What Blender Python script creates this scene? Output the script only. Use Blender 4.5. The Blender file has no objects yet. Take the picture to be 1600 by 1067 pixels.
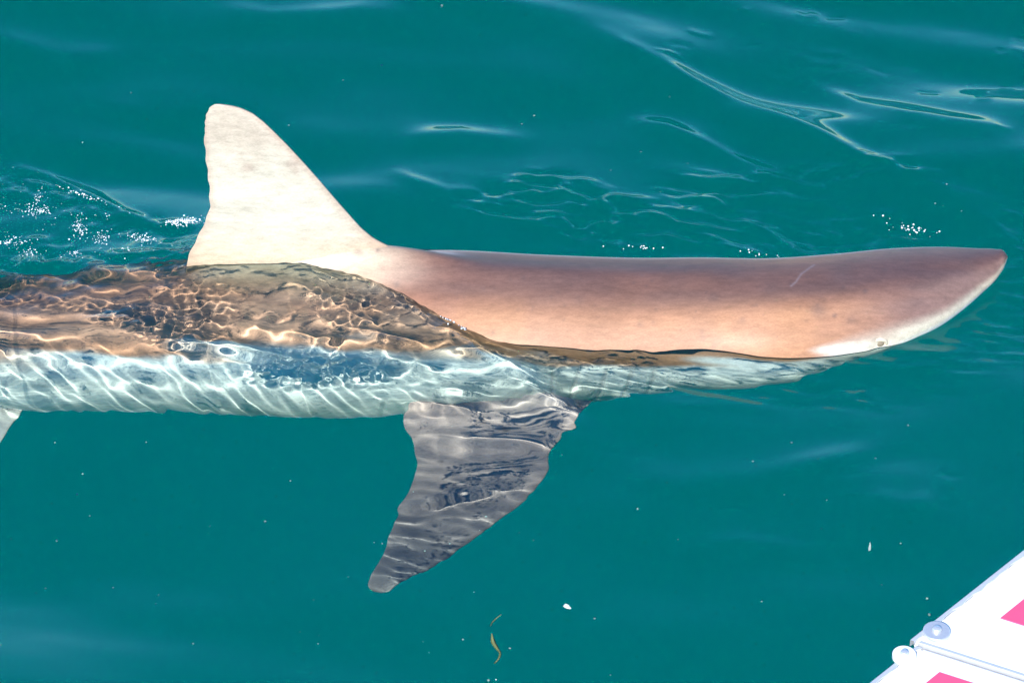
import bpy, bmesh, math, random
import numpy as np
from mathutils import Vector

sc = bpy.context.scene
C = sc.collection
rng = np.random.default_rng(7)
random.seed(7)

# ------------------------------------------------------------------ camera
EL = math.radians(40); D = 5.0; F = 5000.0          # camera height angle, distance, focal length in photo pixels
cam_d = bpy.data.cameras.new('camera'); cam = bpy.data.objects.new('camera', cam_d); C.objects.link(cam)
cam.location = (0, -D*math.cos(EL), D*math.sin(EL)); cam.rotation_euler = (math.pi/2-EL, 0, 0)
cam_d.sensor_width = 36; cam_d.lens = F*36/1600; cam_d.clip_end = 2000; cam_d.clip_start = .05
sc.camera = cam
# ------------------------------------------------------------------ sky and sun
SUN_EL, SUN_AZ = 39.0, 16.0      # behind the camera, a little to its left
world = bpy.data.worlds.new('World'); sc.world = world; world.use_nodes = True
wn = world.node_tree; bg = wn.nodes['Background']
sky = wn.nodes.new('ShaderNodeTexSky'); sky.sky_type = 'NISHITA'; sky.sun_disc = False; sky.dust_density = 0; sky.ozone_density = 5
sky.sun_elevation = math.radians(SUN_EL); sky.sun_rotation = math.radians(180+SUN_AZ)
hs = wn.nodes.new('ShaderNodeHueSaturation'); hs.inputs['Saturation'].default_value = 1.3     # deep clear southern sky
wn.links.new(sky.outputs[0], hs.inputs['Color']); wn.links.new(hs.outputs[0], bg.inputs[0]); bg.inputs[1].default_value = .15
sun_d = bpy.data.lights.new('sun', 'SUN'); sun = bpy.data.objects.new('sun', sun_d); C.objects.link(sun)
sun_d.energy = 4.6; sun_d.angle = math.radians(.53); sun_d.color = (1, .96, .89)
sun.rotation_euler = (math.radians(90-SUN_EL), 0, math.radians(-SUN_AZ))
sun_d.cycles.is_caustics_light = True              # sunlight is traced through the water surface
sc.view_settings.view_transform = 'Standard'; sc.view_settings.look = 'None'
sc.view_settings.exposure = .70; sc.view_settings.gamma = 1; sc.view_settings.use_curve_mapping = False
cy = sc.cycles
cy.max_bounces = 10; cy.transmission_bounces = 8; cy.diffuse_bounces = 3; cy.glossy_bounces = 4
cy.caustics_refractive = True; cy.caustics_reflective = False; cy.use_denoising = True
cy.sample_clamp_indirect = 6

# ------------------------------------------------------------------ pixel rays (photo 1600 x 1067)
CP = np.array(cam.location)
FWD = np.array([0, math.cos(EL), -math.sin(EL)]); UP = np.array([0, math.sin(EL), math.cos(EL)]); RT = np.array([1., 0, 0])
def ray(x, y):
    d = FWD*F + RT*(x-800) - UP*(y-533.5); return d/np.linalg.norm(d)
def at(x, y, z):
    """point on height z seen at a pixel; below the surface the ray bends"""
    d = ray(x, y)
    if z >= 0:
        return CP + d*((z-CP[2])/d[2])
    p = CP + d*(-CP[2]/d[2]); n = 1/1.333; c = -d[2]; k = math.sqrt(1-n*n*(1-c*c))
    r = n*d + np.array([0, 0, n*c-k]); return p + r*(z/r[2])
def at_y(x, y, Y):
    d = ray(x, y); return CP + d*((Y-CP[1])/d[1])
def px_of(P):
    q = np.asarray(P)-CP; w = q@FWD
    return 800+F*(q@RT)/w, 533.5-F*(q@UP)/w

# ------------------------------------------------------------------ helpers
def tag(o, label=None, cat=None, group=None, kind=None):
    if label: o['label'] = label
    if cat: o['category'] = cat
    if group: o['group'] = group
    if kind: o['kind'] = kind
    return o
def mesh_obj(name, v, f, mat, parent=None, smooth=True):
    me = bpy.data.meshes.new(name)
    me.from_pydata([tuple(map(float, p)) for p in v], [], [tuple(map(int, q)) for q in f])
    me.polygons.foreach_set('use_smooth', [smooth]*len(me.polygons)); me.update()
    o = bpy.data.objects.new(name, me); C.objects.link(o); o.parent = parent
    if mat: me.materials.append(mat)
    return o
def bm_obj(name, bm, mat, parent=None, smooth=True):
    me = bpy.data.meshes.new(name); bm.to_mesh(me); bm.free()
    me.polygons.foreach_set('use_smooth', [smooth]*len(me.polygons)); me.update()
    o = bpy.data.objects.new(name, me); C.objects.link(o); o.parent = parent
    if mat: me.materials.append(mat)
    return o
def grid_mesh_data(me, X, Y, Z):
    ny, nx = X.shape
    co = np.stack([X, Y, Z], -1).reshape(-1, 3).astype(np.float32)
    i = np.arange(nx*ny, dtype=np.int32).reshape(ny, nx)
    f = np.stack([i[:-1, :-1], i[:-1, 1:], i[1:, 1:], i[1:, :-1]], -1).reshape(-1)
    me.vertices.add(nx*ny); me.vertices.foreach_set('co', co.ravel())
    n = (nx-1)*(ny-1); me.loops.add(4*n); me.loops.foreach_set('vertex_index', f)
    me.polygons.add(n); me.polygons.foreach_set('loop_start', np.arange(0, 4*n, 4, dtype=np.int32))
    me.polygons.foreach_set('use_smooth', np.ones(n, bool)); me.update(calc_edges=True)
def sstep(a, b, x):
    t = np.clip((x-a)/(b-a), 0, 1); return t*t*(3-2*t)
def seg_dist(px, py, pts):
    """distance to a polyline and running length along it, signed side"""
    best = np.full(px.shape, 1e9); along = np.zeros(px.shape); side = np.zeros(px.shape); L = 0
    for (ax, ay), (bx, by) in zip(pts[:-1], pts[1:]):
        dx, dy = bx-ax, by-ay; l = math.hypot(dx, dy)
        t = np.clip(((px-ax)*dx+(py-ay)*dy)/(l*l), 0, 1)
        ex, ey = px-(ax+t*dx), py-(ay+t*dy); d = np.hypot(ex, ey); m = d < best
        best = np.where(m, d, best); along = np.where(m, L+t*l, along)
        side = np.where(m, np.sign(dx*ey-dy*ex), side); L += l
    return best, along/L, side
def polymask(px, py, pts, soft):
    """1 inside a polygon, fading out over soft pixels"""
    d, _, _ = seg_dist(px, py, pts+[pts[0]])
    ins = np.zeros(px.shape, bool)
    for (ax, ay), (bx, by) in zip(pts, pts[1:]+[pts[0]]):
        cr = (ay > py) != (by > py)
        ins ^= cr & (px < (bx-ax)*(py-ay)/(by-ay+1e-12)+ax)
    return sstep(-soft, soft, np.where(ins, d, -d))
def noise_field(period, n, lmin, lmax, stretch=1.0, ang=0.0, seed=0):
    """periodic random surface with wavelengths lmin..lmax (m), crests drawn out along ang; unit rms slope"""
    r = np.random.default_rng(seed); k = np.fft.fftfreq(n, period/n)
    kx, ky = np.meshgrid(k, k); c, s = math.cos(ang), math.sin(ang)
    u, v = (kx*c+ky*s)*stretch, -kx*s+ky*c; kk = np.hypot(u, v)+1e-9
    lk = np.log(kk); l0, l1 = math.log(1/lmax), math.log(1/lmin)
    amp = np.exp(-((lk-(l0+l1)/2)/((l1-l0)/2+.05))**2)/kk**1.5
    ph = r.normal(size=(n, n))+1j*r.normal(size=(n, n))
    h = np.fft.ifft2(amp*ph).real
    g = np.hypot(*np.gradient(h, period/n)); h /= math.sqrt((g**2).mean())
    def f(X, Y):
        x = (X/period % 1)*n; y = (Y/period % 1)*n
        i, j = np.floor(x).astype(int), np.floor(y).astype(int); a, b = x-i, y-j
        i, j = i % n, j % n; i1, j1 = (i+1) % n, (j+1) % n
        return (h[j, i]*(1-a)+h[j, i1]*a)*(1-b)+(h[j1, i]*(1-a)+h[j1, i1]*a)*b
    return f

# ------------------------------------------------------------------ materials
def new_mat(name):
    m = bpy.data.materials.new(name); m.use_nodes = True; nt = m.node_tree
    return m, nt, nt.nodes['Principled BSDF'], nt.nodes['Material Output']
def simple(name, col, rough=.5, metal=0, noise=.08, scale=40, bump=0, bscale=300):
    m, nt, b, out = new_mat(name)
    tc = nt.nodes.new('ShaderNodeTexCoord'); nz = nt.nodes.new('ShaderNodeTexNoise')
    nz.inputs['Scale'].default_value = scale; nz.inputs['Detail'].default_value = 6
    nt.links.new(tc.outputs['Object'], nz.inputs['Vector'])
    mr = nt.nodes.new('ShaderNodeMapRange'); mr.inputs[3].default_value = 1-noise; mr.inputs[4].default_value = 1+noise
    nt.links.new(nz.outputs[0], mr.inputs[0])
    mx = nt.nodes.new('ShaderNodeMix'); mx.data_type = 'RGBA'; mx.blend_type = 'MULTIPLY'
    mx.inputs[0].default_value = 1; mx.inputs[6].default_value = (*col, 1); nt.links.new(mr.outputs[0], mx.inputs[7])
    nt.links.new(mx.outputs[2], b.inputs['Base Color'])
    b.inputs['Roughness'].default_value = rough; b.inputs['Metallic'].default_value = metal
    if bump:
        n2 = nt.nodes.new('ShaderNodeTexNoise'); n2.inputs['Scale'].default_value = bscale
        nt.links.new(tc.outputs['Object'], n2.inputs['Vector'])
        bp = nt.nodes.new('ShaderNodeBump'); bp.inputs['Strength'].default_value = bump; bp.inputs['Distance'].default_value = .002
        nt.links.new(n2.outputs[0], bp.inputs['Height']); nt.links.new(bp.outputs[0], b.inputs['Normal'])
    return m

# water surface: clear refracting sheet
m_water, nt, b, out = new_mat('water_surface'); nt.nodes.remove(b)
gl = nt.nodes.new('ShaderNodeBsdfGlass'); gl.inputs['IOR'].default_value = 1.333; gl.inputs['Roughness'].default_value = 0
gl.inputs['Color'].default_value = (.90, 1.0, .985, 1)
nt.links.new(gl.outputs[0], out.inputs[0])
# water depth: takes the red out of the light
m_deep, nt, b, out = new_mat('water_depth'); nt.nodes.remove(b)
ab = nt.nodes.new('ShaderNodeVolumeAbsorption'); ab.inputs['Color'].default_value = (.0, .992, .918, 1); ab.inputs['Density'].default_value = .55
nt.links.new(ab.outputs[0], out.inputs['Volume'])
m_bed = simple('pale_sand', (.86, .92, .70), .95, noise=.06, scale=.25)

# shark skin: pigment comes from the mesh (back / flank / belly, fins, spots), grain from nodes
m_skin, nt, b, out = new_mat('shark_skin')
at_n = nt.nodes.new('ShaderNodeAttribute'); at_n.attribute_name = 'pigment'
tc = nt.nodes.new('ShaderNodeTexCoord')
mp = nt.nodes.new('ShaderNodeMapping'); mp.inputs['Scale'].default_value = (1, 3.2, 3.2); nt.links.new(tc.outputs['Object'], mp.inputs[0])
def nz_mul(scale, lo, hi, prev, detail=8, rough=.65):
    n = nt.nodes.new('ShaderNodeTexNoise'); n.inputs['Scale'].default_value = scale; n.inputs['Detail'].default_value = detail
    n.inputs['Roughness'].default_value = rough
    nt.links.new(mp.outputs[0], n.inputs['Vector'])
    r = nt.nodes.new('ShaderNodeMapRange'); r.inputs[1].default_value = .3; r.inputs[2].default_value = .7
    r.inputs[3].default_value = lo; r.inputs[4].default_value = hi; nt.links.new(n.outputs[0], r.inputs[0])
    x = nt.nodes.new('ShaderNodeMix'); x.data_type = 'RGBA'; x.blend_type = 'MULTIPLY'; x.inputs[0].default_value = 1
    nt.links.new(prev, x.inputs[6]); nt.links.new(r.outputs[0], x.inputs[7]); return x.outputs[2], n
c1, _ = nz_mul(9, .86, 1.12, at_n.outputs['Color'])
c2, _ = nz_mul(45, .82, 1.14, c1)
c3, nfine = nz_mul(260, .84, 1.12, c2, 4)
nt.links.new(c3, b.inputs['Base Color'])
b.inputs['Roughness'].default_value = .5; b.inputs['Specular IOR Level'].default_value = .3
b.inputs['Coat Weight'].default_value = .08; b.inputs['Coat Roughness'].default_value = .3; b.inputs['Coat IOR'].default_value = 1.33
bp = nt.nodes.new('ShaderNodeBump'); b.inputs['Sheen Weight'].default_value = .14; b.inputs['Sheen Roughness'].default_value = .25; b.inputs['Sheen Tint'].default_value = (.72, .74, 1, 1)  # lavender sheen tint stands in for sky reflected along the rim of the back
bp.inputs['Strength'].default_value = .12; bp.inputs['Distance'].default_value = .002
nt.links.new(nfine.outputs[0], bp.inputs['Height']); nt.links.new(bp.outputs[0], b.inputs['Normal'])

m_white = simple('white_paint', (.80, .80, .80), .45, noise=.03, scale=25, bump=.1)
m_red = simple('pinkish_red_paint', (.78, .085, .19), .5, noise=.06, scale=60)  # one even red leaning towards pink
m_alu = simple('dull_aluminium', (.62, .63, .66), .45, .35, noise=.15, scale=120)
m_steel = simple('washer_steel', (.62, .63, .66), .35, .5, noise=.1, scale=300)
m_hull = simple('hull_white', (.72, .73, .74), .4, noise=.04, scale=6)
m_foam_glint = simple('foam_glint_white', (.80, .84, .86), .12, noise=.05, scale=200)
m_speck = simple('speck_pale', (.55, .62, .55), .6, noise=.3, scale=500)
m_weed = simple('weed_olive', (.42, .36, .14), .5, noise=.3, scale=200)
m_shell = simple('flake_white', (.82, .78, .70), .4, noise=.15, scale=300)
m_eye = simple('eye_dark', (.26, .21, .15), .2, noise=.2, scale=300)
m_lid = simple('eyelid_cream', (.60, .52, .40), .4, noise=.12, scale=200)

# ------------------------------------------------------------------ shark body profile
# X, half width, centre Y, centre Z, half height
ST = np.array([
 (-2.02, .022, .085, -.215, .026), (-1.90, .036, .09, -.218, .036), (-1.65, .062, .10, -.215, .062), (-1.35, .090, .112, -.208, .094), (-1.08, .115, .120, -.197, .120),
 (-.834, .131, .124, -.185, .137), (-.677, .133, .125, -.174, .140), (-.520, .139, .127, -.160, .147), (-.363, .149, .127, -.143, .157),
 (-.218, .155, .123, -.125, .164), (-.103, .152, .113, -.108, .160), (.051, .141, .097, -.090, .148), (.205, .137, .093, -.084, .139),
 (.307, .132, .090, -.069, .127), (.407, .126, .081, -.045, .107), (.512, .118, .092, -.021, .081), (.614, .105, .114, -.004, .059),
 (.695, .079, .141, .004, .041), (.748, .049, .166, .008, .027), (.778, .029, .181, .013, .016), (.789, .016, .188, .0155, .011), (.795, .0015, .190, .0175, .0012)])
def catmull(x, xs, ys):
    m = np.gradient(ys, xs); i = np.clip(np.searchsorted(xs, x)-1, 0, len(xs)-2)
    h = xs[i+1]-xs[i]; t = (x-xs[i])/h
    return ((2*t**3-3*t**2+1)*ys[i]+(t**3-2*t**2+t)*h*m[i]+(-2*t**3+3*t**2)*ys[i+1]+(t**3-t**2)*h*m[i+1])
def prof(X):
    X = np.clip(X, ST[0, 0], ST[-1, 0]); return [catmull(X, ST[:, 0], ST[:, k]) for k in (1, 2, 3, 4)]
def body_top(X, Y):
    a, yc, zc, bb = prof(X); q = 1-((Y-yc)/a)**2
    z = zc+bb*np.sqrt(np.clip(q, 0, 1)); ok = (q > 0) & (X > ST[0, 0]) & (X < ST[-1, 0])
    return np.where(ok, z, -9.)

# ------------------------------------------------------------------ the sea: bed, depth, surface
v = [(-150, -150, -6), (150, -150, -6), (150, 150, -6), (-150, 150, -6)]
tag(mesh_obj('seabed', v, [(0, 1, 2, 3)], m_bed, smooth=False), kind='structure')
bm = bmesh.new(); bmesh.ops.create_cube(bm, size=1)
for q in bm.verts: q.co = (q.co.x*280, q.co.y*280, -.7 if q.co.z > 0 else -5.9)
tag(bm_obj('deep_water', bm, m_deep, smooth=False), kind='structure')

def spaced(lo, hi, fine_lo, fine_hi, d_fine, d_mid, far):
    a = np.arange(fine_lo, fine_hi, d_fine)
    l = np.arange(fine_lo-d_mid, lo, -d_mid)[::-1]; r = np.arange(a[-1]+d_mid, hi, d_mid)
    def out(s, sign):
        o = []; st = d_mid
        while abs(s) < far: st *= 1.16; s += sign*st; o.append(s)
        return o
    return np.array(out(l[0], -1)[::-1]+list(l)+list(a)+list(r)+out(r[-1], 1))
gx = spaced(-1.05, 1.05, -.92, .80, .0021, .0035, 140)
gy = spaced(-1.0, 1.25, -.20, .30, .0016, .0040, 140)
GX, GY = np.meshgrid(gx, gy)
P0 = np.stack([GX, GY, np.zeros_like(GX)], -1); PX, PY = px_of(P0)
near = (np.abs(GX) < 1.3) & (GY > -1.2) & (GY < 1.6)
PX = np.where(near, PX, -9999.); PY = np.where(near, PY, -9999.)

swell = noise_field(7.0, 1024, .45, 1.1, 1.7, math.radians(-12), 1)
mid = noise_field(3.0, 1024, .12, .32, 2.2, math.radians(-14), 2)
small = noise_field(1.4, 1024, .035, .09, 1.9, math.radians(-8), 3)
chop = noise_field(.9, 1024, .022, .055, 1.3, math.radians(-6), 4)
fine = noise_field(.55, 1024, .010, .022, 1.25, 0, 5)
patch = noise_field(2.3, 512, .12, .45, 1.5, math.radians(-10), 6)
pn = patch(GX, GY); pn = pn/pn[near].std()

HK = np.exp(-((GX-.58)/.30)**2-((GY-.09)/.20)**2)      # calmer, slightly drawn down round the head
CK = .6*sstep(.55, .75, GY)*near
H = swell(GX+4.7384, GY+2.1359)*(.11+.01*sstep(.1, .4, GY))*(1-.6*HK)*(1-.6*np.clip(CK, 0, 1))-.010*HK
m_refl = polymask(PX, PY, [(250, 640), (560, 640), (560, 900), (250, 900)], 60)
H += mid(GX, GY)*(1-.7*m_refl)*np.where(near, .058+.05*sstep(430, 250, PY)+.03*sstep(850, 1000, PX)*sstep(560, 640, PY), .06)
H += small(GX, GY)*np.where(near, .006, .01)

def ridge(pts, w, h, fade=.25, skew=1.0):
    """a wave crest along a pixel polyline: w px wide, h m high, gentler on one side"""
    xs, ys = [p[0] for p in pts], [p[1] for p in pts]; q = 4*w*max(1, skew)
    rows = np.where(((PY > min(ys)-q) & (PY < max(ys)+q)).any(1))[0]; cols = np.where(((PX > min(xs)-q) & (PX < max(xs)+q)).any(0))[0]
    if not len(rows) or not len(cols): return
    R = (slice(rows[0], rows[-1]+1), slice(cols[0], cols[-1]+1))
    d, t, s = seg_dist(PX[R], PY[R], pts)
    ww = np.where(s > 0, w, w*skew); env = sstep(0, fade, t)*sstep(1, 1-fade, t)
    H[R] += h*env*np.exp(-(d/ww)**2)
# bow wave running back from the snout, and the crests beside it
ridge([(1600, 400), (1560, 362), (1450, 300), (1340, 258), (1220, 205), (1080, 140), (960, 75)], 26, .0070, .15, 1.6)
ridge([(1420, 300), (1290, 255), (1150, 228), (1010, 190), (930, 165)], 22, .0070, .25, 1.5)
ridge([(1320, 330), (1180, 300), (1060, 280), (960, 262)], 18, .0040, .3)
ridge([(1600, 300), (1480, 280), (1330, 262)], 18, .004, .3)
ridge([(600, 268), (640, 295), (700, 318), (760, 310)], 12, .0040, .3)
ridge([(730, 342), (800, 362), (900, 372), (1010, 378)], 9, .0030, .3)
ridge([(1450, -10), (1530, 12), (1600, 22)], 18, .005, .2)
ridge([(300, 30), (420, 20), (560, 26)], 24, .0025, .3)
ridge([(1610, 430), (1575, 380), (1500, 335), (1400, 290), (1290, 245), (1180, 212), (1080, 170)], 15, .0080, .12, .8)
ridge([(1600, 350), (1520, 320), (1440, 300)], 12, .003, .3)
ridge([(880, 40), (1000, 105), (1120, 160), (1260, 225), (1380, 275)], 24, .0125, .25, .75)
ridge([(940, 180), (1040, 205), (1150, 260), (1260, 300)], 17, .0075, .3, .75)
ridge([(1230, 110), (1340, 165), (1480, 205), (1620, 235)], 24, .0095, .25, .75)
ridge([(300, 8), (420, 24), (560, 18), (700, 40)], 26, .0110, .25, .8)
ridge([(-50, 60), (90, 88), (220, 80)], 26, .0085, .3, .8)
ridge([(150, 150), (240, 172), (330, 160)], 18, .0050, .3, .8)
ridge([(600, 230), (720, 210), (860, 225)], 22, .0065, .3, .8)
ridge([(1000, 640), (1120, 625), (1260, 640)], 13, .0028, .3, 1.4)
ridge([(1000, 870), (1150, 850), (1320, 880)], 22, .0060, .3, .8)
# lower right: broad smooth crests
ridge([(950, 735), (1060, 765), (1180, 760), (1300, 725), (1460, 685)], 18, .0062, .25, 1.5)
ridge([(1330, 790), (1410, 812), (1480, 800)], 16, .0075, .3, 1.4)
ridge([(640, 700), (740, 702), (860, 706)], 12, .0035, .25)        # a crest over the side fin
ridge([(590, 800), (690, 775), (800, 760)], 11, .0018, .3)
# short wrinkles on the calm water
rw = random.Random(11)
for x0, x1, y0, y1, k in ((1010, 1420, 70, 130, 12), (1150, 1590, 10, 240, 18), (1000, 1330, 0, 60, 7), (560, 760, 0, 35, 4), (1180, 1500, 740, 900, 9), (1240, 1480, 560, 620, 6), (860, 920, 670, 700, 2)):
    for _ in range(k):
        x, y, l = rw.uniform(x0, x1), rw.uniform(y0, y1), rw.uniform(18, 62); cv = rw.uniform(-.12, .2); tl = rw.uniform(-.15, .35)
        ridge([(x+l*u, y+tl*l*u+cv*l*(4*u*(1-u))) for u in (0, .25, .5, .75, 1)], rw.uniform(4, 6.5), rw.choice((-1, 1))*rw.uniform(.0007, .0016), .3, rw.uniform(.7, 1.5))
# wake behind the fin
ridge([(0, 236), (70, 255), (130, 285), (190, 330), (250, 358), (310, 358)], 10, .0050, .12)
ridge([(0, 405), (60, 412), (130, 430), (180, 450), (260, 458)], 12, .0035, .15)

m_bow = polymask(PX, PY, [(720, 330), (830, 285), (960, 290), (1120, 285), (1300, 262), (1420, 275), (1560, 330), (1640, 360), (1640, 500), (1600, 500), (1575, 440), (1400, 392), (1000, 408), (760, 398)], 22)
m_wake = polymask(PX, PY, [(-400, 225), (0, 245), (90, 270), (180, 335), (300, 355), (320, 400), (300, 430), (-400, 430)], 14)
m_body = polymask(PX, PY, [(-300, 430), (280, 402), (420, 418), (600, 436), (690, 495), (735, 548), (860, 548), (1000, 541), (1110, 550), (1240, 566), (1120, 566), (980, 562), (840, 574),
                           (740, 582), (640, 590), (560, 610), (380, 612), (240, 570), (110, 500), (0, 480), (-300, 470)], 16)
m_left = polymask(PX, PY, [(-400, 430), (260, 430), (420, 520), (560, 600), (300, 640), (-400, 660)], 30)
m_head = polymask(PX, PY, [(1180, 575), (1350, 556), (1500, 490), (1590, 430), (1600, 560), (1400, 640), (1180, 620)], 18)
m_belly = polymask(PX, PY, [(600, 600), (840, 580), (1000, 566), (1200, 575), (1180, 615), (900, 640), (640, 650)], 20)
m_fin = polymask(PX, PY, [(540, 620), (970, 600), (910, 770), (660, 1000), (520, 1000)], 25)
amp = np.clip(.75+.45*pn, .1, 1.8)
bowr = noise_field(1.1, 1024, .016, .06, 2.6, math.radians(-13), 12)
H += m_bow*amp*(small(GX, GY)*.17+chop(GX, GY)*.10+bowr(GX, GY)*.36)
H += m_wake*amp*(small(GX, GY)*.17+chop(GX, GY)*.19+fine(GX, GY)*.05)
H += m_body*(1+.7*sstep(400, 520, PX)*sstep(800, 740, PX))*(chop(GX, GY)*.065+small(GX, GY)*.06+fine(GX, GY)*.08*np.clip(.8+.9*pn, .05, 2.2)+mid(GX*2.3, GY*2.3)*.025)
m_line = polymask(PX, PY, [(560, 430), (640, 470), (735, 528), (860, 540), (1000, 532), (1140, 545), (1150, 560), (1000, 562), (850, 580), (720, 582), (620, 500)], 9)
H += m_line*(chop(GX+.1, GY)*.16+fine(GX+.2, GY)*.13)*np.clip(.9+.6*pn, .1, 2)
H += m_left*(1-.6*m_body)*(small(GX, GY)*.045+chop(GX, GY)*.012)
streak = noise_field(.8, 1024, .016, .045, 3.5, math.radians(-55), 9)
m_str = polymask(PX, PY, [(-300, 520), (100, 560), (420, 600), (660, 600), (650, 660), (-300, 680)], 30)
H += m_str*streak(GX, GY)*.018
H += m_refl*(small(GX, GY)*.012)
m_snout = polymask(PX, PY, [(1560, 340), (1660, 330), (1660, 560), (1530, 540), (1560, 450)], 20)
H += m_snout*bowr(GX+.2, GY)*.16
H += m_head*(small(GX, GY)*.06+bowr(GX, GY)*.07)
H += m_belly*(bowr(GX, GY)*.03+small(GX, GY)*.03+chop(GX, GY)*.012)
H += m_fin*(small(GX+.3, GY)*.006+chop(GX, GY)*.004+bowr(GX, GY)*.013)
# water washing over the back behind a slanting front, so the skin goes under there
XS = GX+(GY-.12)*.95+.012*pn
H = H+np.interp(GX, [-1.3, -.8, -.5, -.36, 1], [0, .012, .044, .052, .052])*sstep(-.125, -.275, XS)*np.exp(-((GY-.11)/np.where(GY < .11, .29, .17))**2)*near
# water sits low against the dry back and the head, with a rim where it touches
me = bpy.data.meshes.new('sea_surface'); grid_mesh_data(me, GX, GY, H); me.materials.append(m_water)
sea = bpy.data.objects.new('sea_surface', me); C.objects.link(sea); tag(sea, kind='structure')
sea.cycles.is_caustics_caster = True
def water_z(X, Y):
    i = int(np.searchsorted(gx, X)); j = int(np.searchsorted(gy, Y)); return float(H[j, i])

# ------------------------------------------------------------------ shark
FY0 = .126
# body loft
lx = np.concatenate([np.linspace(-2.02, -.9, 90, endpoint=False), np.linspace(-.9, .74, 760, endpoint=False), .795-.055*np.linspace(1, 0, 60)**2])
NA = 240
th = np.linspace(0, 2*np.pi, NA, endpoint=False)
a, yc, zc, bb = prof(lx)
ex = 1+.10*sstep(.35, .7, lx)                       # the snout gets a sharper side margin
cs, sn = np.cos(th)[None], np.sin(th)[None]
ca = np.sign(cs)*np.abs(cs)**ex[:, None]; sa = np.sign(sn)*np.abs(sn)**ex[:, None]
BY = yc[:, None]-a[:, None]*ca; BZ = zc[:, None]+bb[:, None]*sa; BX = np.repeat(lx[:, None], NA, 1)
rel = sn+0*BX; nearside = cs+0*BX
# back a little roof-shaped, belly flatter
BZ = BZ+bb[:, None]*.05*np.exp(-(cs/.22)**2)*(sn > 0)*sstep(.5, -.1, lx)[:, None]
# the back rises into the root of the dorsal fin
Yo = (BY-FY0)/.034
BZ = BZ+(sn > 0)*np.exp(-Yo**2)*(.046*sstep(-.03, -.25, lx)*sstep(-.57, -.47, lx))[:, None]
# gill slits: five grooves in front of the side fin, on both sides
groove = np.zeros_like(BX)
for k, gxx in enumerate((.055, .098, .140, .180, .216)):
    line = gxx+.020*rel
    groove += np.exp(-((BX-line)/.0034)**2)*sstep(-.62, -.50, rel)*sstep(.34+.02*k, .22, rel)*(np.abs(nearside) > .3)
    groove -= .35*np.exp(-((BX-line-.010)/.006)**2)*sstep(-.62, -.50, rel)*sstep(.34, .2, rel)*(np.abs(nearside) > .3)
BY += groove*.003*np.sign(nearside)
# mouth: a curved slot under the head
mouth = np.exp(-((BX-(.60-.18*np.abs(nearside)**2))/.005)**2)*(rel < -.25)
BZ += mouth*.006
# eye socket: shallow hollow on both sides
EX = .574
for s in (1, -1):
    e2 = ((BX-EX)/.014)**2+((rel-.10)/.16)**2
    BY += s*.004*np.exp(-e2)*(np.sign(nearside) == s)
verts = [np.stack([BX, BY, BZ], -1).reshape(-1, 3)]
n = len(lx); i = np.arange(n*NA).reshape(n, NA); i2 = np.roll(i, -1, 1)
faces = [tuple(q) for q in np.stack([i[:-1], i[1:], i2[1:], i2[:-1]], -1).reshape(-1, 4)]
faces += [tuple(i[0, :]), tuple(i[-1, ::-1])]
bx, by, bz = BX.ravel(), BY.ravel(), BZ.ravel()
# pigment of the body
bxp, byp = px_of(verts[0])
wob = noise_field(1.3, 512, .06, .3, 2, 0, 21); wb = wob(bx, bz*3+by*2); wb /= wb.std()
thr = np.interp(bx, [-2, -.5, -.25, -.05, .2, .45, .6, .7, .8], [.35, .62, .60, .48, .34, .30, .36, .42, .40])
relr = rel.ravel()
bw = 1+1.6*sstep(.4, .6, bx); belly = sstep(.07*bw, -.09*bw, relr-thr-.05*wb)
dors = (sstep(.80, 1.0, relr)*np.interp(bx, [-.32, -.08], [.3, 1]))[:, None]
headk = sstep(.42, .66, bx)[:, None]
base = (np.array([.45, .228, .122])+np.interp(bx, [-.35, -.05], [1, 0])[:, None]*np.array([.24, .088, .058]))*(1-headk)+np.array([.225, .135, .112])*headk  # rear skin coloured brighter to make up for sunlight lost under the water film
purp = (np.clip(.5+.5*np.tanh(1.3*wob(bx*1.7+.3, bz*4-by*3)/.02), 0, 1)*.22)[:, None]
base = base*(1-purp)+np.array([.19, .115, .105])*purp
base = base*(1-.88*dors)+np.array([.100, .058, .058])*.88*dors
warm = (.5+.5*np.tanh(wb))[:, None]
base = base*(1-.15*warm)+np.array([.33, .135, .07])*.15*warm
cream = np.array([.86, .85, .80])*(1-(sstep(.42, .6, bx)*sstep(-.2, .1, relr))[:, None]*np.array([.30, .36, .46]))
pig = base*(1-belly[:, None])+cream*belly[:, None]
# pale snout rim
rim = (sstep(.70, .79, bx)*sstep(.75, .1, relr))[:, None]*.7
pig = pig*(1-rim)+np.array([.55, .42, .30])*rim
# the back turns pale towards the fin base
def root_cream(X, Z): return sstep(-.15, -.35, X-.9*np.clip(Z-.02, 0, .3))*sstep(.005, .065, Z)
finpale = (root_cream(bx, bz)*np.exp(-((by-FY0)/.075)**2)*sstep(-.62, -.52, bx))[:, None]
pig = pig*(1-finpale)+(np.array([.55, .41, .27])*(1-sstep(.03, .15, bz)[:, None])+np.array([.60, .535, .425])*sstep(.03, .15, bz)[:, None])*finpale
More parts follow.
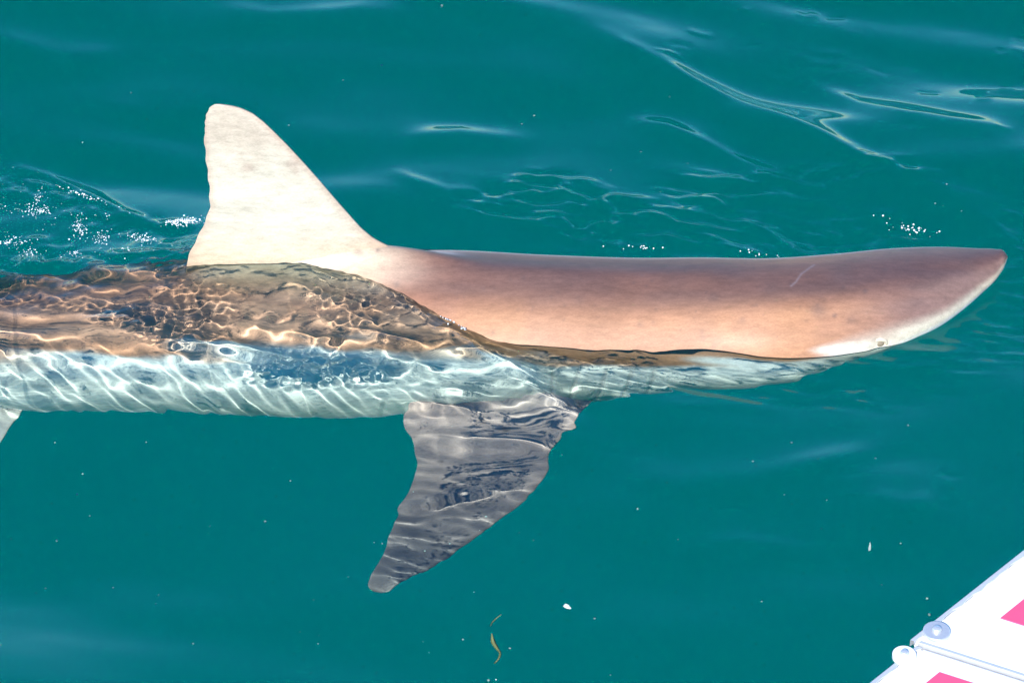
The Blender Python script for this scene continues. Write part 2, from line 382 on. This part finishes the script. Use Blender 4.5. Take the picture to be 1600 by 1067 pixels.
# dark spots and a scratch
for sx, sy, sr, k in [(1278, 484, 13, .45), (1304, 493, 4, .6), (1330, 500, 9, .3), (1352, 455, 4, .5), (1315, 425, 18, .30), (620, 444, 5, .5), (560, 394, 8, .4), (590, 391, 3, .6), (1115, 465, 8, .25), (1160, 500, 6, .3),
                      (1000, 507, 5, .3), (1098, 528, 5, .3), (1205, 450, 16, .2), (905, 470, 10, .18), (1430, 470, 14, .15), (1510, 410, 14, .15), (950, 450, 22, .12), (1055, 440, 26, .14), (1140, 425, 30, .16)]:
    w = (k*np.exp(-((bxp-sx)**2+((byp-sy)*1.2)**2)/sr**2)*(relr > -.2))[:, None]; pig = pig*(1-w)+np.array([.09, .07, .07])*w
for pts, k in [([(1290, 397), (1278, 404), (1272, 414), (1252, 428), (1244, 440), (1236, 447)], .16)]:
    d, t, _ = seg_dist(bxp, byp, pts); w = (k*np.exp(-(d/1.5)**2)*(relr > 0)*(nearside.ravel() > -.3))[:, None]; pig = pig*(1-w)+np.array([.55, .52, .58])*w
for k in range(150):
    sx, sy = random.uniform(600, 1540), random.uniform(395, 560); sr = random.choice((1.6, 2, 2.5, 3.5)); kk = random.uniform(.12, .4)
    w = (kk*np.exp(-((bxp-sx)**2+((byp-sy)*1.2)**2)/sr**2)*(relr > -.2))[:, None]; pig = pig*(1-w)+np.array([.08, .06, .06])*w
g = (np.clip(groove.ravel(), 0, 1)*.28)[:, None]; pig = pig*(1-g)+np.array([.12, .09, .10])*g
pigs = [pig]

def fin(Lp, Tp, thick, flare, nrm, ns=90, nc=48, root_skip=0):
    """fin skin between a leading and a trailing edge: rounded front, thin back, root swelling into the body"""
    def res(p, k):
        p = np.array(p, float); d = np.r_[0, np.cumsum(np.linalg.norm(np.diff(p, axis=0), axis=1))]
        t = np.linspace(0, d[-1], k)
        q = np.stack([catmull(t, d, p[:, j]) for j in range(3)], -1); return q
    L, T = res(Lp, ns), res(Tp, ns)
    u = np.linspace(0, 1, nc); u = .5-.5*np.cos(u*np.pi)
    tf = 2.6*(.2969*np.sqrt(u)-.126*u-.3516*u**2+.2843*u**3-.1015*u**4)*1.9
    s = np.linspace(0, 1, ns)
    hth = thick*(1-.80*s)+flare*np.exp(-(s/.10)**1.3)
    hth = hth*np.sqrt(np.clip((1-s)/.06, .02, 1))
    mid_ = L[:, None]*(1-u[None, :, None])+T[:, None]*u[None, :, None]
    ch = np.linalg.norm(T-L, axis=1)
    kr = sstep(0, .35, s)[:, None]; tf2 = np.sin(u*np.pi)[None]**1.4*(1-kr)+tf[None]*kr
    hh = np.minimum(hth, ch*.16+.0008)[:, None]*tf2+.0008*(1-u[None])
    A = mid_+nrm*hh[..., None]; B = mid_-nrm*hh[..., None]
    ring = np.concatenate([A, B[:, ::-1]], 1); m = ring.shape[1]
    ii = np.arange(ns*m).reshape(ns, m); jj = np.roll(ii, -1, 1)
    f = [tuple(q) for q in np.stack([ii[:-1], ii[1:], jj[1:], jj[:-1]], -1).reshape(-1, 4)]+[tuple(ii[0]), tuple(ii[-1, ::-1])]
    sp = np.repeat(s[:, None], m, 1).ravel(); uu = np.repeat(np.r_[u, u[::-1]][None], ns, 0).ravel()
    top = np.repeat(np.r_[np.ones(nc), np.zeros(nc)][None], ns, 0).ravel()
    return ring.reshape(-1, 3), f, sp, uu, top
def add(vv, ff, pg):
    o = sum(len(q) for q in verts); verts.append(vv); faces.extend([tuple(int(x)+o for x in q) for q in ff]); pigs.append(pg)
nfz = noise_field(.8, 512, .02, .12, 1, 0, 31)
# first dorsal fin, in the plane of the ridge
dys = np.array([470, 445, 430, 415, 402, 392, 384, 378, 370, 355, 335, 310, 283, 255, 228, 205, 190, 178, 170, 165.5, 163])
dl = np.array([700, 690, 676, 660, 642, 622, 606, 593, 580, 563, 545, 523, 500, 475, 450, 427, 411, 395, 378, 360, 341])
ty = np.array([470, 445, 430, 415, 402, 388, 370, 352, 340, 325, 290, 250, 215, 185, 175, 167, 163.5])
tl = np.array([300, 296, 293, 291, 294, 300, 309, 318, 323, 328, 327, 322, 319, 321, 324, 329, 335])
FY = .128
yy = np.concatenate([np.linspace(470, 200, 34), np.linspace(196, 163.2, 12)])
Lp = [at_y(np.interp(-y, -dys, dl), y, FY) for y in yy]; Tp = [at_y(np.interp(-y, -ty, tl)+1.6*math.sin(y*.55)*.6, y, FY) for y in yy]
vv, ff, sp, uu, top = fin(Lp, Tp, .021, .030, np.array([0, -1., 0]), 120, 60)
w1 = nfz(vv[:, 0], vv[:, 2]); w1 /= w1.std()
hgt = sstep(.03, .15, vv[:, 2])[:, None]
pg = np.array([.55, .41, .27])*(1-hgt)+np.array([.60, .535, .425])*hgt
fk = 1-root_cream(vv[:, 0]+.008*w1, vv[:, 2])[:, None]; pg = pg*(1-fk)+np.array([.36, .185, .105])*fk
tipk = (sstep(.20, .31, vv[:, 2]+.012*w1)*.55)[:, None]; pg = pg*(1-tipk)+np.array([.43, .325, .25])*tipk
edge = (np.clip(sstep(.10, 0, uu)*.45+sstep(.93, 1, uu)*.4, 0, 1)*sstep(0, .25, sp))[:, None]; pg = pg*(1-edge)+np.array([.42, .27, .19])*edge
mot = (sstep(.9, 1.8, w1)*np.exp(-((vv[:, 2]-.23)/.05)**2)*.35)[:, None]; pg = pg*(1-mot)+np.array([.36, .25, .20])*mot
add(vv, ff, pg)
# near side fin, under water, spread towards the camera
PL = [(985, 585), (955, 602), (930, 622), (892, 662), (858, 700), (859, 728), (838, 762), (795, 800), (740, 842), (700, 871), (650, 905), (612, 926), (593, 933)]
PT = [(760, 585), (725, 605), (690, 620), (655, 627), (634, 638), (636, 655), (650, 680), (654, 705), (648, 740), (632, 785), (608, 835), (593, 875), (577, 910), (575, 926), (583, 932)]
def pz(y): return -.135-.185*max(0, y-585)/345
Lp = [at(x, y, pz(y)) for x, y in PL]; Tp = [at(x, y, pz(y)-.004) for x, y in PT]
nrm = np.cross(Lp[8]-Lp[2], Tp[4]-Lp[2]); nrm /= np.linalg.norm(nrm); nrm = nrm if nrm[2] > 0 else -nrm
vv, ff, sp, uu, top = fin(Lp, Tp, .016, .022, nrm, 110, 56)
def pect_pig(vv, sp, uu, top):
    w1 = nfz(vv[:, 0], vv[:, 1]); w1 = w1/w1.std()
    dk = sstep(.10, .95, sp)[:, None]
    p = np.array([.42, .30, .265])*(1-dk)+np.array([.115, .10, .105])*dk
    ed = (sstep(.86, 1., uu+.02*w1)*.25*sstep(.1, .3, sp))[:, None]; p = p*(1-.35*sstep(.8, 1, sp)[:, None]); p = p*(1-ed)+np.array([.25, .2, .18])*ed
    rt = (sstep(.20, .02, sp)*.7)[:, None]; p = p*(1-rt)+np.array([.55, .47, .42])*rt
    un = ((1-top)*(1-sstep(.55, .75, sp)))[:, None]; p = p*(1-un)+np.array([.72, .69, .62])*un*(1-.6*dk)+un*.6*dk*np.array([.2, .17, .16])
    return p
pg = pect_pig(vv, sp, uu, top)
for sx, sy, sr in [(790, 664, 5), (878, 640, 5), (753, 652, 4), (905, 634, 5), (690, 705, 3)]:
    c = at(sx, sy, pz(sy)); w = (.85*np.exp(-((vv[:, 0]-c[0])**2+(vv[:, 1]-c[1])**2)/(sr/1000*1.15)**2)*top)[:, None]; pg = pg*(1-w)+np.array([.03, .025, .025])*w
add(vv, ff, pg)
# far side fin: mirrored in the body's middle plane and held steeper
def mirror(p):
    y0 = .10; q = np.array(p); r0 = .10; dy = (y0-q[1])
    out_ = dy*.62; return np.array([q[0], y0+out_, q[2]-max(0, dy-r0)*.55])
L2, T2 = [mirror(p) for p in Lp], [mirror(p) for p in Tp]
n2 = np.cross(L2[8]-L2[2], T2[4]-L2[2]); n2 /= np.linalg.norm(n2); n2 = n2 if n2[2] > 0 else -n2
vv, ff, sp, uu, top = fin(L2, T2, .016, .022, n2, 60, 30); add(vv, ff, pect_pig(vv, sp, uu, top))
# pelvic fins, second dorsal, anal and tail fins (left of the picture)
def small_fin(Lp, Tp, nrm, th_, fl, col):
    vv, ff, sp, uu, top = fin([np.array(p) for p in Lp], [np.array(p) for p in Tp], th_, fl, np.array(nrm), 40, 24)
    add(vv, ff, np.repeat(np.array([col]), len(vv), 0)*(1-.25*sp[:, None]))
brown = (.30, .17, .12); pale = (.62, .57, .50)
for s in (-1, 1):
    yb = .122
    small_fin([(-.76, yb+s*.06, -.25), (-.80, yb+s*.12, -.285), (-.885, yb+s*.19, -.325), (-.91, yb+s*.20, -.33)], [(-.95, yb+s*.05, -.26), (-.97, yb+s*.10, -.29), (-.96, yb+s*.17, -.32), (-.93, yb+s*.198, -.331)], (0, s*.45, .89), .010, .012, (.45, .42, .38))
small_fin([(-1.38, .11, -.14), (-1.43, .11, -.09), (-1.48, .11, -.055), (-1.50, .11, -.05)], [(-1.50, .108, -.14), (-1.53, .108, -.10), (-1.525, .108, -.07), (-1.515, .108, -.052)], (0, -1, 0), .008, .012, brown)
small_fin([(-1.40, .11, -.27), (-1.46, .11, -.33), (-1.51, .11, -.365), (-1.53, .11, -.37)], [(-1.52, .108, -.265), (-1.55, .108, -.30), (-1.555, .108, -.35), (-1.545, .108, -.368)], (0, -1, 0), .008, .012, pale)
small_fin([(-1.86, .088, -.215), (-2.02, .085, -.15), (-2.22, .08, -.06), (-2.42, .07, .03), (-2.47, .068, .05)], [(-2.03, .085, -.235), (-2.12, .083, -.19), (-2.28, .078, -.13), (-2.43, .07, -.01), (-2.485, .068, .04)], (0, -1, 0), .016, .012, brown)
small_fin([(-1.90, .088, -.225), (-1.98, .086, -.30), (-2.06, .084, -.38), (-2.09, .083, -.41)], [(-2.03, .085, -.215), (-2.06, .084, -.27), (-2.10, .083, -.36), (-2.105, .083, -.405)], (0, -1, 0), .010, .010, brown)
V = np.concatenate(verts); PG = np.clip(np.concatenate(pigs), 0, 1)
shark = mesh_obj('shark', V, faces, m_skin)
ca_ = shark.data.color_attributes.new('pigment', 'FLOAT_COLOR', 'POINT')
ca_.data.foreach_set('color', np.concatenate([PG, np.ones((len(PG), 1))], 1).astype(np.float32).ravel())
shark.cycles.is_caustics_receiver = True
tag(shark, 'copper brown shark with tall pale dorsal fin swimming at the sea surface', 'shark')
# eyes
ea, ey_, ez, eb = [float(q[0]) for q in prof(np.array([EX]))]
for s in (1, -1):
    ang = math.asin(.10); c = Vector((EX, ey_-s*(ea*math.cos(ang)-.008), ez+eb*.10))
    bm = bmesh.new(); bmesh.ops.create_uvsphere(bm, u_segments=28, v_segments=18, radius=.0075)
    for q in bm.verts: q.co = Vector((q.co.x*1.15, q.co.y*.75, q.co.z*.95))+c
    eye = bm_obj('eye', bm, m_eye, shark)
    bm = bmesh.new(); N, K = 36, 8
    rg = []
    for k in range(N):
        t = 2*math.pi*k/N; cc = c+Vector((math.cos(t)*.0115, -s*.001-s*.0005*math.sin(t), math.sin(t)*.0085)); o_ = Vector((math.cos(t), 0, math.sin(t)))
        r_ = .0030+.0012*math.sin(t-.6)
        rg.append([bm.verts.new(cc+o_*math.cos(2*math.pi*q/K)*r_+Vector((0, s*1, 0))*math.sin(2*math.pi*q/K)*r_*1.1) for q in range(K)])
    for k in range(N):
        for q in range(K): bm.faces.new((rg[k][q], rg[(k+1) % N][q], rg[(k+1) % N][(q+1) % K], rg[k][(q+1) % K]))
    bmesh.ops.recalc_face_normals(bm, faces=bm.faces); bm_obj('eyelid', bm, m_lid, eye)

# ------------------------------------------------------------------ boat corner with the painted panels
PH = .45
A = Vector(at(1428, 1002, PH)); B = Vector(at(1600, 866, PH)); S = Vector(at(1600, 1057, PH))
eu = (B-A).normalized(); ev = (S-A).normalized()
def pp(u, v, z=0): q = A+eu*u+ev*v; return Vector((q.x, q.y, PH+z))
def uv_of(x, y):
    q = Vector(at(x, y, PH))-A; m = np.array([[eu.x, ev.x], [eu.y, ev.y]]); return np.linalg.solve(m, np.array([q.x, q.y]))
def slab(bm, u0, u1, v0, v1, z0, z1, bevel=0):
    vs = [bm.verts.new(pp(u, v, z)) for z in (z0, z1) for u, v in ((u0, v0), (u1, v0), (u1, v1), (u0, v1))]
    fs = [(3, 2, 1, 0), (4, 5, 6, 7), (0, 1, 5, 4), (1, 2, 6, 5), (2, 3, 7, 6), (3, 0, 4, 7)]
    fl = [bm.faces.new([vs[k] for k in q]) for q in fs]
    bmesh.ops.recalc_face_normals(bm, faces=bm.faces)
    if bevel: bmesh.ops.bevel(bm, geom=list({e for f in fl for e in f.edges}), offset=bevel, segments=2, affect='EDGES')
def slab_obj(name, args, mat, parent, bevel=0):
    bm = bmesh.new(); slab(bm, *args, bevel=bevel); bmesh.ops.recalc_face_normals(bm, faces=bm.faces); return bm_obj(name, bm, mat, parent, smooth=False)
def bolt(u, v, parent, r=.0185, z=.004, wm=None):
    c = pp(u, v, z); N = 32
    def disc(name, prof_, mat, par):
        bm = bmesh.new(); rings = []
        for (rr, zz) in prof_: rings.append([bm.verts.new((c.x+rr*math.cos(2*math.pi*k/N), c.y+rr*math.sin(2*math.pi*k/N), c.z+zz)) for k in range(N)])
        for r0, r1 in zip(rings[:-1], rings[1:]):
            for k in range(N): bm.faces.new((r0[k], r0[(k+1) % N], r1[(k+1) % N], r1[k]))
        bm.faces.new(rings[-1]); bmesh.ops.recalc_face_normals(bm, faces=bm.faces)
        return bm_obj(name, bm, mat, par, smooth=False)
    disc('washer', [(r, -.004), (r, .0016), (r*.94, .0024), (r*.40, .0026)], wm or m_steel, parent)
    disc('bolt_head', [(r*.36, .0020), (r*.36, .0050), (r*.28, .0068), (r*.10, .0076)], m_steel, parent)
def frame(name):
    o = bpy.data.objects.new(name, None); C.objects.link(o); o.location = (0, 0, 0); return o
def edge_strip(name, u0, u1, v0, z, parent, wob_, seed):
    """thin metal edging with a ragged inner line of sealant"""
    r = random.Random(seed); bm = bmesh.new(); N = 60; top = []
    for k in range(N+1):
        u = u0+(u1-u0)*k/N; vi = v0+.0058+wob_*(r.random()-.5)
        top.append((bm.verts.new(pp(u, v0, z)), bm.verts.new(pp(u, vi, z)), bm.verts.new(pp(u, v0, z-.012)), bm.verts.new(pp(u, vi, z-.008))))
    for p, q in zip(top[:-1], top[1:]):
        bm.faces.new((p[0], p[1], q[1], q[0])); bm.faces.new((p[0], q[0], q[2], p[2])); bm.faces.new((p[1], p[3], q[3], q[1]))
    bmesh.ops.recalc_face_normals(bm, faces=bm.faces); return bm_obj(name, bm, m_alu, parent, smooth=False)
gap = .0045
boat = frame('boat'); tag(boat, 'corner of a white boat with red painted squares and bolted panels', 'boat')
slab_obj('hull', (-.75, .75, .035, .76, -.80, -.0258), m_hull, boat, .004)
p1 = slab_obj('panel', (0, .75, 0, .75, -.022, 0), m_white, boat, .002)
r1 = uv_of(1563, 966); slab_obj('red_square', (r1[0], r1[0]+.16, r1[1], r1[1]+.16, -.004, .0016), m_red, p1)
edge_strip('edge_trim', -.002, .75, -.0035, .0030, p1, .004, 3)
slab_obj('seam_trim', (-.002, .0035, .006, .75, -.010, .0022), m_alu, p1, .001)
bolt(*uv_of(1463, 990), p1, .0165)
p2 = slab_obj('panel', (-.75, -gap, .010, .75, -.026, -.004), m_white, boat, .002)
r2 = uv_of(1468, 1047); slab_obj('red_square', (r2[0]-.16, r2[0], r2[1], r2[1]+.16, -.008, -.0024), m_red, p2)
edge_strip('edge_trim', -.75, -gap, .0065, -.001, p2, .006, 5)
slab_obj('seam_trim', (-.0085, -gap, .016, .75, -.012, -.0018), m_alu, p2, .001)
bolt(*uv_of(1413, 1023), p2, .0145, 0, m_white)

# ------------------------------------------------------------------ foam, bubbles, beads for sun glints, drifting bits
def ico(sub):
    bm = bmesh.new(); bmesh.ops.create_icosphere(bm, subdivisions=sub, radius=1)
    v = np.array([q.co[:] for q in bm.verts]); f = np.array([[q.index for q in p.verts] for p in bm.faces]); bm.free(); return v, f
IV, IF = ico(1); IV2, IF2 = ico(2)
def blobs(name, items, mat, sub=1):
    iv, jf = (IV, IF) if sub == 1 else (IV2, IF2)
    vs, fs = [], []
    for k, (p, r) in enumerate(items):
        vs.append(iv*np.array([r, r, r*.85])+np.array(p)); fs.append(jf+k*len(iv))
    return mesh_obj(name, np.concatenate(vs), np.concatenate(fs).tolist(), mat)
def surf(x, y, dz=0):
    p = at(x, y, 0); p[2] = max(water_z(p[0], p[1]), 0*p[0]-.05)+dz; return p
it = []
def cluster(cx, cy_, sx, sy, n, r0, r1, slope=0):
    for _ in range(n):
        dx = random.gauss(0, sx); x, y = cx+dx, cy_+slope*dx+random.gauss(0, sy)
        r = .8*(r0+(r1-r0)*random.random()**3.2); it.append((surf(x, y, r*.1), r))
for c in [(292, 352, 11, 4, 150, .0008, .0030, -.1), (275, 358, 10, 3, 40, .0008, .002, .2), (60, 318, 10, 6, 45, .0007, .0022), (40, 315, 20, 6, 25, .0007, .002), (122, 348, 7, 10, 50, .0007, .0022),
          (160, 372, 6, 8, 25, .0008, .0022), (225, 378, 14, 5, 60, .0007, .0022, .4), (15, 372, 14, 5, 35, .0008, .0025), (130, 295, 26, 3, 30, .0008, .0026, .5), (57, 292, 4, 8, 20, .0008, .0018),
          (45, 392, 12, 5, 20, .0008, .002), (115, 400, 10, 4, 16, .0008, .002), (180, 402, 30, 8, 20, .0007, .002), (20, 290, 40, 25, 30, .0006, .0018), (150, 350, 70, 30, 50, .0006, .0016)]: cluster(*c[:4], int(c[4]*1.5), *c[5:])
# beaded rim where the water front meets the back
fr = [(575, 431), (605, 450), (640, 474), (675, 493), (705, 503), (718, 520), (728, 535)]
for (ax, ay), (bx_, by_) in zip(fr[:-1], fr[1:]):
    for _ in range(22):
        t = random.random(); x, y = ax+t*(bx_-ax)+random.gauss(0, 3), ay+t*(by_-ay)+random.gauss(0, 2.2); r = random.uniform(.0006, .0019); it.append((surf(x, y, r*.3), r))
for _ in range(60): x, y = random.gauss(702, 9), random.gauss(512, 8); it.append((surf(x, y, .001), random.uniform(.0006, .0022)))
for _ in range(14): x, y = random.gauss(1000, 25), random.gauss(401, 2); it.append((surf(x, y, .001), random.uniform(.0008, .0018)))
for _ in range(34): x = random.gauss(1428, 26); it.append((surf(x, 353+.22*(x-1428)+random.gauss(0, 4), .001), random.uniform(.0006, .0020)))  # white beads added to stand in for sun glints on the bow ripples
for _ in range(10): it.append((surf(random.gauss(1185, 15), random.gauss(401, 1.5), .001), random.uniform(.0006, .0016)))
tag(blobs('foam', it, m_foam_glint), kind='stuff', label='white foam bubbles in the churned water around the fin, with beads standing in for sun glints', cat='foam')
# pale specks hanging in the water
it = []
for _ in range(260):
    x, y = random.uniform(-100, 1700), random.choice((random.uniform(640, 1067), random.uniform(640, 1067), random.uniform(0, 380)))
    p = at(x, y, -random.uniform(.005, .10)); it.append((p, .0006+.0018*random.random()**4))
tag(blobs('plankton', it, m_speck), kind='stuff', label='tiny pale specks drifting in the green water', cat='plankton')
def ribbon(name, pts, w, mat, z, thick=.0006):
    """a limp strip of weed along a pixel polyline"""
    P = np.array([at(x, y, z-.004*math.sin(k*1.3)) for k, (x, y) in enumerate(pts)]); d = np.r_[0, np.cumsum(np.linalg.norm(np.diff(P, axis=0), axis=1))]
    t = np.linspace(0, d[-1], 28); Q = np.stack([catmull(t, d, P[:, j]) for j in range(3)], -1); W = np.interp(t/d[-1], np.linspace(0, 1, len(w)), w)
    tg = np.gradient(Q, axis=0); sd = np.stack([-tg[:, 1], tg[:, 0], .3*tg[:, 0]], -1); sd /= np.linalg.norm(sd, axis=1)[:, None]
    vs, fs = [], []
    for k in range(28):
        for a_, b_ in ((1, 0), (0, 1), (-1, 0), (0, -1)): vs.append(Q[k]+sd[k]*W[k]*a_+np.array([0, 0, thick])*b_)
    for k in range(27):
        for q in range(4): fs.append((4*k+q, 4*k+(q+1) % 4, 4*k+4+(q+1) % 4, 4*k+4+q))
    fs += [(0, 1, 2, 3), (111, 110, 109, 108)]
    return mesh_obj(name, vs, fs, mat)
tag(ribbon('seaweed', [(768, 986), (770, 998), (776, 1008), (781, 1016), (778, 1025), (772, 1031)], [.0006, .0035, .0028, .0018, .0016, .0008], m_weed, -.05), 'wider olive strand of seaweed drifting below the shark side fin', 'seaweed')
tag(ribbon('seaweed', [(783, 957), (775, 963), (769, 969), (766, 975)], [.0005, .0009, .001, .0005], m_weed, -.05), 'thin curved thread of seaweed drifting above the wider strand', 'seaweed')
def flake(name, x, y, l, w, ang, z, mat):
    c = at(x, y, z); N = 14; vs = []
    for dz in (-.0005, .0005):
        for k in range(N):
            t = 2*math.pi*k/N; r = 1+.18*math.sin(3*t+1)+.1*math.sin(5*t); u, v_ = l*math.cos(t)*r, w*math.sin(t)*r
            vs.append((c[0]+u*math.cos(ang)-v_*math.sin(ang), c[1]+u*math.sin(ang)+v_*math.cos(ang), c[2]+dz+.15*u))
    fs = [tuple(range(N))[::-1], tuple(range(N, 2*N))]+[(k, (k+1) % N, N+(k+1) % N, N+k) for k in range(N)]
    return mesh_obj(name, vs, fs, mat, smooth=False)
tag(flake('shell_flake', 886, 947, .0065, .0034, -.9, .004, m_shell), 'white shell flake floating beside the seaweed strands', 'flake')
tag(flake('feather_scrap', 1359, 856, .0075, .0016, 1.4, .006, m_shell), 'slim white feather scrap floating out from the boat panels', 'feather')

for o in C.objects:
    if o.type == 'MESH' and o.name.split('.')[0] in ('seaweed', 'plankton', 'shell_flake', 'feather_scrap'): o.cycles.is_caustics_receiver = True
